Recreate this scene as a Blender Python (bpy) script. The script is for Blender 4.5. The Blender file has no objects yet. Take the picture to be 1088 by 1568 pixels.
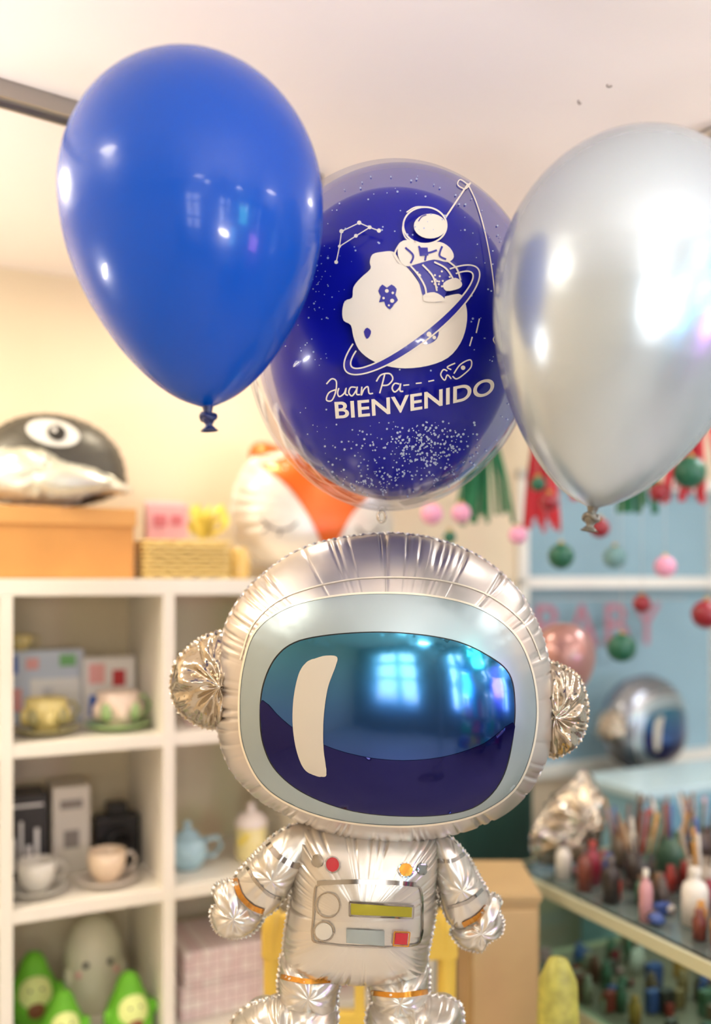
import bpy, bmesh, math, random
import numpy as np
from mathutils import Vector, Matrix
from mathutils.bvhtree import BVHTree
from mathutils.geometry import delaunay_2d_cdt
random.seed(4)
S=bpy.context.scene
COL=S.collection
try:
    S.view_settings.view_transform='Standard'
    S.view_settings.look='None'
except Exception as e: print(e)

# ------------------------------------------------------------------ materials
def lin(c):
    return tuple(((v/255)/12.92 if v/255<=.04045 else ((v/255+.055)/1.055)**2.4) for v in c)
_m={}
def M(name,col,rough=.5,metal=0.,coat=0.,var=0.,vscale=6.,bump=0.,bscale=40.,emis=0.,trans=0.,alpha=1.,spec=.5,film=0.):
    if name in _m: return _m[name]
    m=bpy.data.materials.new(name); m.use_nodes=True
    nt=m.node_tree; b=nt.nodes['Principled BSDF']
    c=lin(col)
    b.inputs['Base Color'].default_value=(*c,1)
    b.inputs['Roughness'].default_value=rough
    b.inputs['Metallic'].default_value=metal
    b.inputs['Coat Weight'].default_value=coat
    b.inputs['Coat Roughness'].default_value=.06
    b.inputs['Specular IOR Level'].default_value=spec
    b.inputs['Transmission Weight'].default_value=trans
    b.inputs['Alpha'].default_value=alpha
    tc=nt.nodes.new('ShaderNodeTexCoord')
    if film>0 and 'Thin Film Thickness' in b.inputs:
        n=nt.nodes.new('ShaderNodeTexNoise'); n.inputs['Scale'].default_value=9
        nt.links.new(tc.outputs['Object'],n.inputs['Vector'])
        q=nt.nodes.new('ShaderNodeMapRange'); q.inputs['To Min'].default_value=film*.7; q.inputs['To Max'].default_value=film*1.4
        nt.links.new(n.outputs['Fac'],q.inputs['Value']); nt.links.new(q.outputs[0],b.inputs['Thin Film Thickness'])
        b.inputs['Thin Film IOR'].default_value=1.5
    if var>0:
        n=nt.nodes.new('ShaderNodeTexNoise'); n.inputs['Scale'].default_value=vscale
        n.inputs['Detail'].default_value=4
        nt.links.new(tc.outputs['Object'],n.inputs['Vector'])
        r=nt.nodes.new('ShaderNodeValToRGB')
        r.color_ramp.elements[0].position=.3; r.color_ramp.elements[1].position=.7
        r.color_ramp.elements[0].color=(*[v*(1-var) for v in c],1)
        r.color_ramp.elements[1].color=(*[min(1,v*(1+var)) for v in c],1)
        nt.links.new(n.outputs['Fac'],r.inputs['Fac']); nt.links.new(r.outputs['Color'],b.inputs['Base Color'])
    if bump>0:
        n=nt.nodes.new('ShaderNodeTexNoise'); n.inputs['Scale'].default_value=bscale
        nt.links.new(tc.outputs['Object'],n.inputs['Vector'])
        bp=nt.nodes.new('ShaderNodeBump'); bp.inputs['Strength'].default_value=bump
        bp.inputs['Distance'].default_value=.01
        nt.links.new(n.outputs['Fac'],bp.inputs['Height']); nt.links.new(bp.outputs['Normal'],b.inputs['Normal'])
    if emis>0:
        b.inputs['Emission Color'].default_value=(*c,1); b.inputs['Emission Strength'].default_value=emis
    _m[name]=m; return m

def clear_mat(name,tint,ior=1.45,rough=.03,fac=.25,k=1.):
    if name in _m: return _m[name]
    m=bpy.data.materials.new(name); m.use_nodes=True; nt=m.node_tree
    for n in list(nt.nodes): nt.nodes.remove(n)
    o=nt.nodes.new('ShaderNodeOutputMaterial'); mix=nt.nodes.new('ShaderNodeMixShader')
    t=nt.nodes.new('ShaderNodeBsdfTransparent'); t.inputs['Color'].default_value=(*lin(tint),1)
    g=nt.nodes.new('ShaderNodeBsdfGlossy'); g.inputs['Roughness'].default_value=rough
    lw=nt.nodes.new('ShaderNodeLayerWeight'); lw.inputs['Blend'].default_value=fac
    mu=nt.nodes.new('ShaderNodeMath'); mu.operation='MULTIPLY'; mu.inputs[1].default_value=k
    nt.links.new(lw.outputs['Fresnel'],mu.inputs[0]); nt.links.new(mu.outputs[0],mix.inputs['Fac'])
    nt.links.new(t.outputs[0],mix.inputs[1]); nt.links.new(g.outputs[0],mix.inputs[2])
    nt.links.new(mix.outputs[0],o.inputs['Surface'])
    _m[name]=m; return m

# ------------------------------------------------------------------ mesh helpers
def root(name,loc=(0,0,0),rz=0.,rx=0.):
    e=bpy.data.objects.new(name,None); e.empty_display_size=.05
    e.location=loc; e.rotation_euler=(rx,0,rz); COL.objects.link(e); return e
def mesh(name,vs,fs,mat=None,parent=None,smooth=False,loc=None,rot=None):
    me=bpy.data.meshes.new(name); me.from_pydata([tuple(v) for v in vs],[],[tuple(f) for f in fs]); me.update()
    if smooth:
        for p in me.polygons: p.use_smooth=True
    o=bpy.data.objects.new(name,me); COL.objects.link(o)
    if mat: me.materials.append(mat)
    if parent: o.parent=parent
    if loc: o.location=loc
    if rot: o.rotation_euler=rot
    return o
def from_bm(name,bm,mat,parent=None,smooth=False,loc=None,rot=None):
    me=bpy.data.meshes.new(name); bm.to_mesh(me); bm.free()
    if smooth:
        for p in me.polygons: p.use_smooth=True
    o=bpy.data.objects.new(name,me); COL.objects.link(o)
    if mat: me.materials.append(mat)
    if parent: o.parent=parent
    if loc: o.location=loc
    if rot: o.rotation_euler=rot
    return o
def box(name,x0,x1,y0,y1,z0,z1,mat,parent=None,bev=0.,rot=None,loc=None):
    bm=bmesh.new(); bmesh.ops.create_cube(bm,size=1)
    for v in bm.verts:
        v.co=Vector(((x0+x1)/2+v.co.x*(x1-x0),(y0+y1)/2+v.co.y*(y1-y0),(z0+z1)/2+v.co.z*(z1-z0)))
    if bev>0: bmesh.ops.bevel(bm,geom=bm.edges[:],offset=bev,segments=2,affect='EDGES',profile=.5)
    return from_bm(name,bm,mat,parent,loc=loc,rot=rot)
def revolve(name,prof,mat,parent=None,n=48,loc=None,rot=None,mtx=None,smooth=True):
    """prof: list of (r,z)"""
    vs=[];fs=[]
    for r,z in prof:
        for i in range(n):
            a=2*math.pi*i/n; vs.append(Vector((r*math.cos(a),r*math.sin(a),z)))
    for j in range(len(prof)-1):
        for i in range(n):
            fs.append((j*n+i,j*n+(i+1)%n,(j+1)*n+(i+1)%n,(j+1)*n+i))
    if mtx: vs=[mtx@v for v in vs]
    o=mesh(name,vs,fs,mat,parent,smooth,loc,rot)
    return o,vs,fs
def tube(name,pts,r,mat,parent=None,n=8,closed=False,loc=None,taper=None):
    pts=[Vector(p) for p in pts]; vs=[];fs=[]
    L=len(pts)
    for k,p in enumerate(pts):
        a=pts[(k-1)%L] if (closed or k>0) else p; b=pts[(k+1)%L] if (closed or k<L-1) else p
        d=(b-a).normalized(); up=Vector((0,0,1)) if abs(d.z)<.9 else Vector((0,1,0))
        s=d.cross(up).normalized(); t=s.cross(d)
        rr=r if taper is None else r*taper[k]
        for i in range(n):
            an=2*math.pi*i/n; vs.append(p+s*math.cos(an)*rr+t*math.sin(an)*rr)
    for k in range(L if closed else L-1):
        for i in range(n):
            fs.append((k*n+i,k*n+(i+1)%n,((k+1)%L)*n+(i+1)%n,((k+1)%L)*n+i))
    if not closed:
        fs.append(tuple(range(n))[::-1]); fs.append(tuple((L-1)*n+i for i in range(n)))
    return mesh(name,vs,fs,mat,parent,True,loc)
def ball(name,c,r,mat,parent=None,sub=3,sc=(1,1,1),bumpy=0.):
    bm=bmesh.new(); bmesh.ops.create_icosphere(bm,subdivisions=sub,radius=r)
    for v in bm.verts:
        k=1+bumpy*(random.random()-.5)
        v.co=Vector((c[0]+v.co.x*sc[0]*k,c[1]+v.co.y*sc[1]*k,c[2]+v.co.z*sc[2]*k))
    return from_bm(name,bm,mat,parent,True)
def catmull(pts,n=8,closed=True):
    out=[];L=len(pts)
    rng=range(L) if closed else range(L-1)
    for i in rng:
        if closed: p=[pts[(i+k-1)%L] for k in range(4)]
        else: p=[pts[max(0,min(L-1,i+k-1))] for k in range(4)]
        for j in range(n):
            t=j/n
            out.append(tuple(.5*((2*p[1][a])+(-p[0][a]+p[2][a])*t+(2*p[0][a]-5*p[1][a]+4*p[2][a]-p[3][a])*t*t+(-p[0][a]+3*p[1][a]-3*p[2][a]+p[3][a])*t**3) for a in range(2)))
    if not closed: out.append(tuple(pts[-1]))
    return out
def pillow(name,outline,ctr,H,mat,parent,y0=0.,nth=240,ns=26,npl=40,depth=.35,seed=0,flange=.005,pw=2.3,s0=(.6,.9),wd=(.012,.03),lump=0.,Hb=None):
    """inflated two-sheet foil shape. outline (x,z) metres; returns object, BVH"""
    rs=np.random.RandomState(seed)
    P=np.array(catmull(outline,12)); d=P-np.array(ctr)
    th=np.arctan2(d[:,1],d[:,0]); r=np.hypot(d[:,0],d[:,1]); o=np.argsort(th); th=th[o]; r=r[o]
    T=np.linspace(-math.pi,math.pi,nth,endpoint=False)
    R=np.interp(T,np.concatenate([th-2*math.pi,th,th+2*math.pi]),np.concatenate([r,r,r]))
    pk=rs.uniform(-math.pi,math.pi,npl); dk=rs.uniform(.3,1,npl)*depth; wk=rs.uniform(wd[0],wd[1],npl); sk=rs.uniform(s0[0],s0[1],npl)
    def groove(s):
        g=np.zeros(nth)
        for p,dd,w,s_ in zip(pk,dk,wk,sk):
            q=max(0,min(1,(s-s_)/(1-s_))); q=q*q*(3-2*q)
            if q<=0: continue
            dt=(T-p+math.pi)%(2*math.pi)-math.pi
            g+=dd*q*np.exp(-(dt/w)**2)
        return np.minimum(g,.8)
    gE=groove(1.)
    R2=R*(1-.03*gE)
    ph=rs.uniform(0,6.28,6)
    if Hb is None: Hb=H
    S_=[math.sin(math.pi/2*(k+1)/ns) for k in range(ns)]
    vs=[(ctr[0],y0-H,ctr[1])]
    def ring(s,sgn,hh):
        idx=[]; g=groove(s)
        y=hh*max(0,1-s**pw)**.5*(1-g)
        y=y*(1+lump*s*(np.sin(3*T+ph[0])*.5+np.sin(7*T+ph[1]+5*s)*.5+np.sin(11*T+ph[2]-6*s)*.4))
        rr=R2*s*1.0 if s<1 else R2
        for i in range(nth):
            idx.append(len(vs)); vs.append((ctr[0]+rr[i]*math.cos(T[i]),y0+sgn*y[i],ctr[1]+rr[i]*math.sin(T[i])))
        return idx
    front=[ring(s,-1,H) for s in S_]
    back=[ring(s,1,Hb) for s in S_[:-1]]
    cb=len(vs); vs.append((ctr[0],y0+Hb,ctr[1]))
    fl=[]
    for i in range(nth):
        rr=R[i]+flange*(1+.5*math.sin(i*1.7)*.6)
        fl.append(len(vs)); vs.append((ctr[0]+rr*math.cos(T[i]),y0+.0025*math.sin(i*.9+ph[3]),ctr[1]+rr*math.sin(T[i])))
    fs=[]
    for i in range(nth):
        j=(i+1)%nth
        fs.append((0,front[0][i],front[0][j])); fs.append((cb,back[0][j],back[0][i]))
        for k in range(ns-1): fs.append((front[k][i],front[k+1][i],front[k+1][j],front[k][j]))
        for k in range(ns-2): fs.append((back[k][j],back[k+1][j],back[k+1][i],back[k][i]))
        fs.append((back[-1][j],front[-1][j],front[-1][i],back[-1][i]))
        fs.append((front[-1][i],fl[i],fl[j],front[-1][j]))
    ob=mesh(name,vs,fs,mat,parent,True)
    return ob,BVHTree.FromPolygons([Vector(v) for v in vs],fs)

class Printer:
    """prints flat artwork on to a curved balloon skin"""
    def __init__(s,T,cp,bvh,parent): s.T=T;s.cp=Vector(cp);s.b=bvh;s.p=parent
    def put(s,x,y,off):
        q=s.T(x,y); d=(q-s.cp).normalized(); h=s.b.ray_cast(s.cp,d)
        if h[0] is None: return None
        n=h[1]
        if n.dot(d)>0: n=-n
        return h[0]-d*off*.5+n*off*.5
    def flat(s,name,vs,fs,mat,off):
        out=[s.put(x,y,off) for x,y in vs]
        ok=[f for f in fs if all(out[i] is not None for i in f)]
        out=[o if o is not None else Vector((0,0,0)) for o in out]
        return mesh(name,out,ok,mat,s.p,True)
    def fill(s,name,pts,mat,off=.001,smooth=6,grid=9.):
        P=catmull(pts,smooth) if smooth else list(pts)
        if not smooth:
            Q=[]
            for i in range(len(P)):
                a=P[i];b=P[(i+1)%len(P)];k=max(1,int(math.hypot(b[0]-a[0],b[1]-a[1])/grid))
                for j in range(k): Q.append((a[0]+(b[0]-a[0])*j/k,a[1]+(b[1]-a[1])*j/k))
            P=Q
        n=len(P); xs=[p[0] for p in P]; ys=[p[1] for p in P]
        V=[Vector(p) for p in P]
        x=min(xs)+grid/2
        while x<max(xs):
            y=min(ys)+grid/2
            while y<max(ys):
                V.append(Vector((x+random.uniform(-.06,.06)*grid,y+random.uniform(-.06,.06)*grid))); y+=grid
            x+=grid
        r=delaunay_2d_cdt(V,[],[list(range(n))],1,1e-5)
        return s.flat(name,[(v.x,v.y) for v in r[0]],r[2],mat,off)
    def stroke(s,name,lines,w,mat,off=.0015,smooth=6,closed=False):
        vs=[];fs=[]
        for ln in lines:
            P=catmull(ln,smooth,closed) if smooth and len(ln)>2 else list(ln)
            if len(ln)==2 or not smooth:
                Q=[]
                for i in range(len(P)-1):
                    a=P[i];b=P[i+1];k=max(1,int(math.hypot(b[0]-a[0],b[1]-a[1])/6))
                    for j in range(k): Q.append((a[0]+(b[0]-a[0])*j/k,a[1]+(b[1]-a[1])*j/k))
                Q.append(P[-1]); P=Q
            L=len(P);b0=len(vs)
            for i in range(L):
                a=P[(i-1)%L] if closed or i>0 else P[i]; c=P[(i+1)%L] if closed or i<L-1 else P[i]
                dx,dy=c[0]-a[0],c[1]-a[1];l=math.hypot(dx,dy) or 1
                vs.append((P[i][0]-dy/l*w/2,P[i][1]+dx/l*w/2)); vs.append((P[i][0]+dy/l*w/2,P[i][1]-dx/l*w/2))
            for i in range(L if closed else L-1):
                j=(i+1)%L; fs.append((b0+2*i,b0+2*i+1,b0+2*j+1,b0+2*j))
        return s.flat(name,vs,fs,mat,off)
    def dots(s,name,ds,mat,off=.0015,n=8):
        vs=[];fs=[]
        for x,y,r in ds:
            b=len(vs)
            for i in range(n): vs.append((x+r*math.cos(6.283*i/n),y+r*math.sin(6.283*i/n)))
            fs.append(tuple(range(b,b+n)))
        return s.flat(name,vs,fs,mat,off)
def ell(cx,cy,rx,ry,a=0,n=24,t0=0,t1=2*math.pi,closed=True):
    o=[]
    for i in range(n if closed else n+1):
        t=t0+(t1-t0)*i/n; x=rx*math.cos(t); y=ry*math.sin(t)
        o.append((cx+x*math.cos(a)-y*math.sin(a),cy+x*math.sin(a)+y*math.cos(a)))
    return o

# ------------------------------------------------------------------ room (axes turned 26 deg from the camera axis)
PHI=math.radians(26); CU,SU=math.cos(PHI),math.sin(PHI)
O=Vector((-.763,2.0,0))
def F(u,v,z): return (O.x+CU*u-SU*v,O.y+SU*u+CU*v,z)
def fbox(name,u0,u1,v0,v1,z0,z1,mat,bev=0.):
    o=box(name,-(u1-u0)/2,(u1-u0)/2,-(v1-v0)/2,(v1-v0)/2,-(z1-z0)/2,(z1-z0)/2,mat,bev=bev)
    o.location=F((u0+u1)/2,(v0+v1)/2,(z0+z1)/2); o.rotation_euler=(0,0,PHI); return o
def froot(name,u,v,z,rz=0): return root(name,F(u,v,z),PHI+rz)

CE=2.3
wallm=M('wall_plaster',(230,212,182),.8,var=.04,vscale=1.5,bump=.05)
ceilm=M('ceiling_paint',(249,241,236),.85,var=.03,vscale=1.2,bump=.04)
trim=M('trim_white',(238,234,224),.5)
floorm=M('floor_tile',(205,196,184),.4,var=.1,vscale=3)
fbox('floor',-2.0,3.6,-4.7,.6,-.1,0,floorm)
fbox('ceiling',-2.0,3.6,-4.7,.6,CE,CE+.1,ceilm)
W0,W1,Z0,Z1=1.66,3.25,.8,1.86
fbox('wall_back',-2.0,W0,.42,.52,0,CE,wallm)
fbox('wall_back_sill',W0,W1,.42,.52,0,Z0,wallm)
fbox('wall_back_header',W0,W1,.42,.52,Z1,CE,wallm)
fbox('wall_back_end',W1,3.6,.42,.52,0,CE,wallm)
fbox('wall_left',-2.1,-2.0,-4.7,.52,0,CE,wallm)
fbox('wall_right',3.6,3.7,-4.7,.52,0,CE,M('wall_cool',(205,214,214),.8,var=.04))
fbox('baseboard_back',-1.9,3.6,.40,.42,0,.09,trim)
w=froot('window_1',0,0,0)
gl=M('window_frosted_glass',(142,172,184),.25,var=.14,vscale=1.3,emis=.05)
box('pane',W0,W1,.455,.465,Z0,Z1,gl,w)
for n_,a in (('frame_low',(W0,W1,.40,.47,Z0,Z0+.04)),('frame_top',(W0,W1,.40,.47,Z1-.04,Z1)),('transom',(W0,W1,.40,.47,1.455,1.495)),
  ('jamb_l',(W0,W0+.04,.40,.47,Z0,Z1)),('jamb_m',(2.6,2.64,.40,.47,Z0,Z1)),('jamb_r',(W1-.04,W1,.40,.47,Z0,Z1))):
    box(n_,*a,trim,w,bev=.003)
# shop front behind the camera : wall with glazed bays
fm=M('shopfront_frame',(70,70,72),.4,metal=.6)
wf=M('wall_front_paint',(140,132,124),.8)
fbox('wall_front_plinth',-2,3.6,-4.8,-4.7,0,.75,wf)
fbox('wall_front_header',-2,3.6,-4.8,-4.7,2.0,CE,wf)
bays=[(-2,-1.5),(-.6,.35),(1.0,1.55),(2.2,2.5),(3.3,3.6)]
for i,(a,b) in enumerate(bays): fbox('wall_front_pier_%d'%i,a,b,-4.8,-4.7,.75,2.0,wf)
for i in range(4):
    sf=froot('window_%d'%(i+2),0,0,0); a=bays[i][1]; b=bays[i+1][0]
    box('frame_l',a,a+.05,-4.78,-4.68,.75,2.,fm,sf); box('frame_r',b-.05,b,-4.78,-4.68,.75,2.,fm,sf)
    box('frame_m',(a+b)/2-.04,(a+b)/2+.04,-4.78,-4.68,.75,2.,fm,sf)
    box('frame_h',a,b,-4.78,-4.68,1.62,1.70,fm,sf); box('frame_h2',a,b,-4.78,-4.68,1.18,1.24,fm,sf)
# unseen rack of coloured boxes behind the camera, added for reflections
R=froot('reflection_rack',1.25,-3.55,0)
rk=M('rack_grey',(90,90,95),.5)
for x in (-.7,0,.7): box('upright_%d'%int(x*10),x-.015,x+.015,-.15,.15,0.001,2.05,rk,R)
goods=[(20,170,190),(120,40,170),(40,190,110),(240,120,40),(240,240,235),(30,60,190),(230,60,130),(250,210,60)]
rg=random.Random(3)
for j in range(6):
    z=.2+.33*j; box('rack_shelf_%d'%j,-.7,.7,-.15,.15,z-.02,z,rk,R); x=-.66
    while x<.58 and j<5:
        w_=rg.uniform(.07,.14); h_=rg.uniform(.14,.27); cc=goods[rg.randrange(8)]
        box('reflection_box_%d_%d'%(j,int(x*100)),x,x+w_-.01,-.1,.13,z+.001,z+h_,M('goods_%d'%cc[0],cc,.4),R,bev=.003); x+=w_+.005
# ceiling rail
tr=root('ceiling_curtain_rail',(-.587,1.51,CE))
ang=math.atan2(.357,.515)
rm=M('rail_metal',(165,158,152),.35,metal=.8)
for n_,a in (('channel',(-.9,.62,-.016,.016,-.02,0)),('lip_a',(-.9,.62,-.022,-.016,-.028,0)),('lip_b',(-.9,.62,.016,.022,-.028,0))):
    o=box(n_,*a,rm,tr); o.rotation_euler=(0,0,ang)
hk=root('ceiling_hook',(.38,1.56,CE)); hm=M('hook_dark',(110,90,80),.4,metal=.6)
tube('hook',[(0,0,0),(0,0,-.004),(.002,0,-.006),(.004,0,-.004)],.0012,hm,hk)
hk=root('ceiling_hook',(.415,1.51,CE)); tube('hook',[(0,0,0),(0,0,-.003),(.004,0,-.004),(.008,0,-.002)],.001,hm,hk)
# ceiling lamps
LK=1.28
def lamp(x,y,power,col,name='ceiling_lamp',s=2.0):
    r=root(name,(x,y,CE))
    revolve('rim',[(a*s,b) for a,b in [(0,0),(.075,0),(.08,-.012),(.07,-.022),(.06,-.02),(.058,-.012)]],M('lamp_rim',(200,195,190),.3,metal=.7),r)
    revolve('diffuser',[(a*s,b) for a,b in [(.058,-.014),(.03,-.02),(0,-.022)]],M('lamp_diffuser',(255,245,225),.4,emis=2),r)
    l=bpy.data.lights.new('lamp_light','AREA'); l.shape='DISK'; l.size=.14*s; l.energy=power*LK; l.color=col
    o=bpy.data.objects.new('light',l); COL.objects.link(o); o.parent=r; o.location=(0,0,-.03)
lamp(.70,1.69,1.5,(1,.95,.9),s=1)
lamp(-1.05,.55,6,(1,.9,.74)); lamp(-1.2,1.55,11,(1,.89,.7)); lamp(.3,-.9,5,(1,.95,.9)); lamp(1.6,.6,8,(1,.95,.9)); lamp(1.35,2.4,6,(.95,.97,1),s=1.2); lamp(.9,-1.9,11,(1,.97,.95)); lamp(-.25,2.25,4,(1,.9,.74),s=1.2); lamp(1.9,-.9,7,(1,.97,.93))  # out of view; the one near the rack added to brighten it

# ------------------------------------------------------------------ cube shelf
sh=froot('cube_shelf_unit',0,0,0)
sm=M('shelf_white',(240,233,218),.45,var=.03,vscale=3)
sb=M('shelf_back_panel',(226,210,176),.7)
D=.39
box('top_board',-.38,1.10,0,D,1.447,1.485,sm,sh,bev=.002)
ZS=[1.12,.755,.39,.045]
for i,z in enumerate(ZS): box('board_%d'%i,-.36,1.08,.002,D-.005,z-.03,z,sm,sh,bev=.0015)
for i,u in enumerate((-.36,0,.36,.72,1.08)): box('post_%d'%i,u-.014,u+.014,0,D-.004,0.001,1.447,sm,sh,bev=.0015)
box('back_panel',-.36,1.08,D-.004,D,0.02,1.45,sb,sh)

def cup(name,u,v,z,r,h,body,trimc,saucer=True,petals=0):
    R=froot(name,u,v,z); m=M(name+'_glaze_%d_%d_%d'%body,body,.25,coat=.4,var=.06,vscale=20); m2=M('glaze_%d_%d_%d'%trimc,trimc,.3,coat=.4)
    b=0
    if saucer:
        revolve('saucer',[(0,0),(r*.8,0),(r*1.2,.006),(r*1.55,.014),(r*1.6,.018),(r*1.5,.018),(r*1.1,.010),(0,.007)],m2,R); b=.009
    o,_,_=revolve('bowl',[(0,b),(r*.55,b),(r*.6,b+.004),(r*.85,b+h*.25),(r,b+h*.6),(r*1.0,b+h),(r*.94,b+h),(r*.93,b+h*.6),(r*.7,b+h*.2),(0,b+h*.12)],m,R)
    if petals:
        for k in range(petals):
            a=6.283*k/petals
            ball('petal_%d'%k,(math.cos(a)*r*.92,math.sin(a)*r*.92,b+h*.45),r*.3,m2 if k%2 else m,R,2,(1,1,1.6))
    tube('handle',[(r*.9,0,b+h*.8),(r*1.3,0,b+h*.85),(r*1.55,0,b+h*.6),(r*1.35,0,b+h*.3),(r*.85,0,b+h*.25)],r*.1,m2,R)
    return R
cup('teacup',.098,.12,1.121,.048,.075,(236,216,140),(165,155,100),petals=8)
cup('teacup',.265,.12,1.121,.050,.082,(238,215,195),(160,190,125),petals=8)
cup('coffee_cup',.075,.10,.756,.043,.068,(230,224,210),(205,200,186))
cup('coffee_cup',.235,.10,.756,.045,.07,(236,212,180),(215,205,190))
def tag_box(name,u,v,z,w,d,h,mat,parts,rz=0):
    R=froot(name,u,v,z,rz); box('carton',-w/2,w/2,-d/2,d/2,0,h,mat,R,bev=.002)
    for i,(x0,x1,z0,z1,m) in enumerate(parts): box('print_%d'%i,x0*w-w/2,x1*w-w/2,-d/2-.0015,-d/2,z0*h,z1*h,m,R)
    return R
blu=M('print_blue',(50,95,185),.5); red=M('print_red',(190,50,55),.5); pnk=M('print_pink',(235,170,165),.5); blk=M('print_black',(35,33,32),.5); yel=M('print_yellow',(240,215,90),.5); grn=M('print_green',(120,180,110),.5); wht=M('print_white',(240,236,228),.5); gry=M('print_soft_grey',(130,122,112),.5)
tag_box('gift_box',.11,.31,1.121,.2,.08,.185,M('box_pastel',(205,212,222),.5),[(.05,.2,.7,.95,blu),(.3,.45,.75,.9,pnk),(.35,.95,.1,.62,wht),(.5,.62,.2,.5,blu),(.7,.9,.78,.94,grn),(.05,.25,.2,.5,pnk)])
tag_box('gift_box',.27,.27,1.121,.13,.05,.165,M('box_white',(232,226,220),.5),[(.1,.4,.1,.42,blu),(.55,.8,.55,.8,red),(.1,.4,.6,.9,pnk),(.55,.85,.1,.35,grn)])
cup('sugar_bowl',.06,.30,1.307,.03,.04,(225,205,140),(225,205,140),saucer=False)
cup('teacup',.46,.12,1.121,.042,.09,(238,205,195),(235,228,215),saucer=False)
tag_box('gift_box',.55,.28,1.121,.2,.1,.16,M('box_cream',(236,222,196),.5),[(.1,.9,.15,.5,wht),(.1,.5,.6,.85,pnk)])
tag_box('mug_box',.065,.28,.756,.1,.12,.2,M('box_dark',(52,48,45),.5),[(.1,.25,.1,.5,wht),(.35,.42,.1,.7,wht),(.5,.62,.1,.4,wht),(.7,.8,.1,.6,wht),(.1,.9,.87,.9,wht)])
tag_box('mug_box',.17,.27,.756,.09,.12,.215,M('box_grey',(206,198,182),.5),[(.3,.7,.3,.5,gry),(.2,.8,.75,.85,gry)])
R=froot('toy_camera',.285,.24,.756); bm_=M('camera_black',(24,22,24),.4)
box('body',-.055,.055,-.03,.03,0,.13,bm_,R,bev=.008); box('prism',-.025,.025,-.025,.025,.13,.16,bm_,R,bev=.006)
revolve('lens',[(0,0),(.034,0),(.036,.03),(.028,.034),(.026,.02),(0,.016)],bm_,R,loc=(0,-.03,.065),rot=(math.pi/2,0,0))
R=froot('teapot',.44,.13,.756); tm=M('teapot_blue',(170,203,212),.25,coat=.4,var=.08,vscale=15)
revolve('body',[(0,0),(.03,0),(.045,.02),(.052,.045),(.045,.07),(.028,.082),(0,.084)],tm,R)
revolve('lid',[(.03,.082),(.026,.09),(.01,.098),(.006,.103),(.011,.11),(.008,.117),(0,.12)],tm,R)
tube('spout',[(-.045,0,.03),(-.065,0,.05),(-.072,0,.08)],.01,tm,R,taper=[1.3,1,.8])
tube('handle',[(.045,0,.065),(.08,0,.07),(.09,0,.045),(.07,0,.022),(.046,0,.025)],.006,tm,R)
R=froot('cookie_jar',.61,.13,.756); jm=M('jar_cream',(245,228,160),.3,coat=.4); 
revolve('body',[(0,0),(.036,0),(.04,.01),(.04,.085),(.034,.09),(0,.09)],jm,R)
revolve('lid',[(.042,.088),(.042,.1),(.03,.118),(.01,.125),(.008,.13),(.013,.14),(0,.148)],M('jar_lid',(240,225,215),.3,coat=.3),R)
for k in range(6): ball('flower_%d'%k,(math.cos(k)*.039,-abs(math.sin(k*1.2+.5))*.039,.02+.012*k),.009,yel,R,2)
def avocado(u,v,s,rz=0):
    R=froot('avocado_plush',u,v,.391,rz); g=M('avocado_green',(112,190,45),.7,var=.1,vscale=12); 
    pr=[(0,0),(.05,.004),(.066,.03),(.068,.06),(.055,.1),(.038,.135),(.03,.16),(.018,.178),(0,.184)]
    revolve('body',[(a*s,b*s) for a,b in pr],g,R)
    ball('flesh',(0,-.022*s,.075*s),.05*s,M('avocado_flesh',(225,235,150),.7),R,3,(.95,.95,1.25))
    ball('pit',(0,-.064*s,.055*s),.022*s,M('avocado_pit',(130,80,45),.6),R,3,(1,.6,1))
    for k in (-1,1):
        ball('eye_%d'%k,(k*.014*s,-.06*s,.105*s),.004*s,blk,R,2)
        ball('foot_%d'%k,(k*.03*s,-.03*s,.014*s),.013*s,g,R,2); ball('arm_%d'%k,(k*.062*s,-.02*s,.08*s),.014*s,g,R,2,(1,1,1.6))
avocado(.13,.07,.78); avocado(.28,.07,.86,.1); avocado(.085,.25,.95)
R=froot('ghost_plush',.235,.28,.391); pm=M('plush_cream',(226,220,190),.9,bump=.3,bscale=120)
revolve('body',[(0,0),(.06,0),(.07,.02),(.074,.1),(.07,.16),(.05,.21),(.02,.23),(0,.232)],pm,R)
for k in (-1,1): ball('eye_%d'%k,(k*.03,-.068,.13),.008,blk,R,2); ball('cheek_%d'%k,(k*.045,-.058,.105),.009,pnk,R,2,(1,.5,1)); ball('arm_%d'%k,(k*.064,-.03,.09),.02,pm,R,2,(.8,.8,1.4))
def plaid():
    m=M('plaid_cover',(238,222,214),.6); nt=m.node_tree; b=nt.nodes['Principled BSDF']
    tc=[n for n in nt.nodes if n.type=='TEX_COORD'][0]; br=nt.nodes.new('ShaderNodeTexBrick'); br.inputs['Scale'].default_value=24; br.offset=0
    br.inputs['Color1'].default_value=(*lin((244,232,224)),1); br.inputs['Color2'].default_value=(*lin((232,208,204)),1); br.inputs['Mortar'].default_value=(*lin((150,90,95)),1)
    br.inputs['Brick Width'].default_value=.6; br.inputs['Row Height'].default_value=.6
    mp=nt.nodes.new('ShaderNodeMapping'); mp.inputs['Rotation'].default_value=(math.pi/2,0,0); nt.links.new(tc.outputs['Object'],mp.inputs[0]); nt.links.new(mp.outputs[0],br.inputs['Vector']); nt.links.new(br.outputs['Color'],b.inputs['Base Color']); return m
pl=plaid()
R=froot('notebook_stack',.54,.2,.391)
for k in range(2): box('notebook_%d'%k,-.13+.01*k,.13-.01*k,-.12,.1,.001+.085*k,.084+.085*k,pl,R,bev=.003)
R=froot('notebook_stack',.88,.2,.391)
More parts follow.
